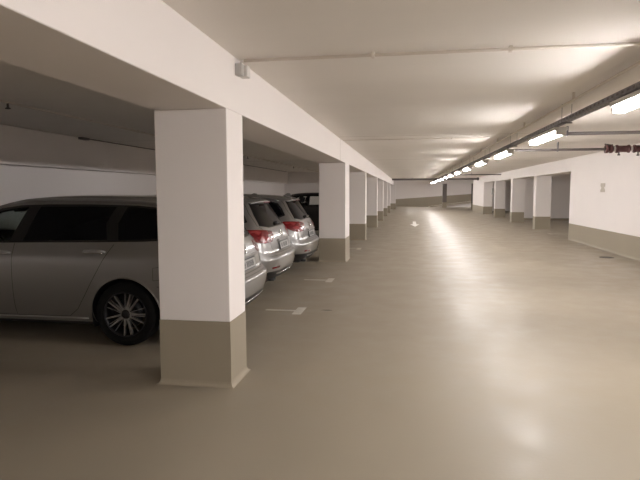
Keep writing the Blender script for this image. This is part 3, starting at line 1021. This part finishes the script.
    # front lamps
    for s in (1, -1):
        mb = MB(); fr_, bk_ = [], []
        for (y, z) in ((.43,.60), (.60,.595), (.72,.62), (.78,.68), (.74,.735), (.60,.715), (.43,.69)):
            h = bvh.ray_cast(Vector((-6, s*y, z)), Vector((1, 0, 0)))
            p, n = (h[0], h[1]) if h[0] else (Vector((-4.4, s*y, z)), Vector((-1, 0, 0)))
            fr_.append(mb.bm.verts.new(p+n*.012)); bk_.append(mb.bm.verts.new(p-n*.01))
        mb.bm.faces.new(fr_)
        for i in range(7): mb.bm.faces.new((fr_[i], fr_[(i+1) % 7], bk_[(i+1) % 7], bk_[i]))
        mb.build('headlamp', M['clear_lens'], root)
        # door mirror
        mb = MB()
        bmesh.ops.create_uvsphere(mb.bm, u_segments=20, v_segments=12, radius=1)
        mb.xform(Matrix.Translation((-2.93, s*1.0, 1.03)) @ Matrix.Diagonal((.075, .125, .075, 1)))
        mr = mb.build('door_mirror', body_mat, root, smooth=True)
        MB().box(-2.95, -2.90, s*.84, s*.93, .985, 1.01, bev=.008).build('mirror_stalk', M['trim_black'], mr)

    # wheels
    def wheel(x, s):
        wr = empty('wheel', (x, s*.80, WZ)); wr.parent = root
        del_ = s
        mb = MB()
        mb.lathe([(.218, .09), (.235, .102), (.27, .106), (.298, .10), (.312, .08), (.3165, .04), (.3165, -.04), (.312, -.08), (.298, -.10), (.235, -.10), (.218, -.09)], (0, 0, 0), 'y', 56)
        mb.build('tyre', M['rubber'], wr)
        mb = MB()
        mb.lathe([(.222, .088), (.2235, .098), (.217, .099), (.208, .092), (.204, .05), (.20, -.08), (.222, -.09)], (0, 0, 0), 'y', 56)
        mb.xform(Matrix.Diagonal((1, s, 1, 1)))
        mb.build('rim', M['alloy_dark'], wr)
        mb = MB(); mb2 = MB()
        for k in range(10):
            a = 2*math.pi*k/10+.13
            for mbx, da, w0, w1, yo in ((mb, 0, .0075, .006, 0), (mb2, .30, .0028, .0035, -.012)):
                ca, sa = math.cos(a+da), math.sin(a+da)
                d = Vector((ca, 0, sa)); n = Vector((-sa, 0, ca))
                # swept slightly for a dynamic look
                sk = .022 if k % 2 else -.022
                vs = []
                for (r, wd, y0, y1, sh) in ((.045, w0*1.5, .060, .085, 0), (.13, w0, .062, .090+yo, sk*.5), (.212, w1, .064, .094+yo, sk)):
                    for q, yy in ((-wd, y0), (-wd, y1), (wd, y1), (wd, y0)):
                        vs.append(mbx.bm.verts.new(d*r+n*(q+sh)+Vector((0, yy*s, 0))))
                for i in (0, 4):
                    for k2 in range(4): mbx.bm.faces.new((vs[i+k2], vs[i+(k2+1) % 4], vs[i+4+(k2+1) % 4], vs[i+4+k2]))
                mbx.bm.faces.new(vs[8:12]); mbx.bm.faces.new(vs[0:4])
        mb.build('spokes', M['alloy'], wr); mb2.build('thin_spokes', M['alloy'], wr)
        mb = MB(); mb.lathe([(0, .092), (.02, .092), (.03, .088), (.055, .080), (.058, .06)], (0, 0, 0), 'y', 28)
        mb.xform(Matrix.Diagonal((1, s, 1, 1))); mb.build('hub_cap', M['alloy_dark'], wr)
        mb = MB(); mb.lathe([(.03, .02), (.15, .02), (.15, .0), (.03, .0)], (0, 0, 0), 'y', 36, closed=True)
        mb.xform(Matrix.Diagonal((1, s, 1, 1))); mb.build('brake_disc', M['alloy_dark'], wr)
    for s in (1, -1):
        for x in (WR, WF): wheel(x, s)

    # cabin
    def seat(x, y, wd=.50):
        st = empty('seat', (x, y, 0)); st.parent = root
        MB().box(-.26, .26, -wd/2, wd/2, .42, .60, bev=.05, seg=3).build('cushion', M['seat_cloth'], st, smooth=True)
        mb = MB().box(-.07, .07, -wd/2, wd/2, 0, .62, bev=.05, seg=3)
        mb.xform(Matrix.Translation((.24, 0, .52)) @ Matrix.Rotation(R(16), 4, 'Y'))
        mb.build('backrest', M['seat_cloth'], st, smooth=True)
        mb = MB().box(-.045, .045, -.13, .13, .66, .84, bev=.035, seg=3)
        mb.tube([(0, -.05, .6), (0, -.05, .7)], .007, 6).tube([(0, .05, .6), (0, .05, .7)], .007, 6)
        mb.xform(Matrix.Translation((.235, 0, .50)) @ Matrix.Rotation(R(14), 4, 'Y'))
        mb.build('headrest', M['seat_cloth'], st, smooth=True)
    for y in (-.37, .37): seat(-2.55, y)
    for y in (-.42, 0, .42): seat(-1.70, y, .40)
    MB().box(-3.45, -3.0, -.74, .74, .62, .93, bev=.06, seg=3).build('dashboard', M['lining'], root)
    MB().box(-3.3, -.75, -.76, .76, .26, .40, bev=.02).build('cabin_floor', M['lining'], root)
    mb = MB()
    n = 28
    ring = [(0, .19*math.cos(2*math.pi*i/n), .19*math.sin(2*math.pi*i/n)) for i in range(n+1)]
    mb.tube(ring, .016, 8, cap=False); mb.box(-.02, .02, -.18, .18, -.025, .025, bev=.008)
    mb.xform(Matrix.Translation((-2.88, -.37 if True else 0, .92)) @ Matrix.Rotation(R(-24), 4, 'Y'))
    mb.build('steering_wheel', M['trim_black'], root)
    mb = MB().box(-.015, .015, -.11, .11, -.035, .035, bev=.012)
    mb.xform(Matrix.Translation((-2.80, 0, 1.32))); mb.build('interior_mirror', M['trim_black'], root)
    bm.free()
    return root
car0 = build_car('silver')
cars = [(-1.695, 5.70, 0, 'silver-grey estate car seen side-on behind the foreground pillar, nearest of the parked cars'),
        (-1.84, 8.05, 0, 'silver estate car showing its rear just right of the foreground pillar, middle of the three'),
        (-1.82, 10.32, 0, 'silver estate car beside the second pillar, farthest of the three silver ones')]
for i, (x, y, rz, lab) in enumerate(cars):
    o = car0 if i == 0 else copy_tree(car0)
    o.location = (x, y, 0); o.rotation_euler.z = rz
    tag(o, lab, 'car', 'silver estate cars in the first bays on the left')
cd = build_car('black')
cd.location = (-1.50, 18.85, .02)
tag(cd, 'black car with see-through side windows parked beyond the silver cars', 'car')
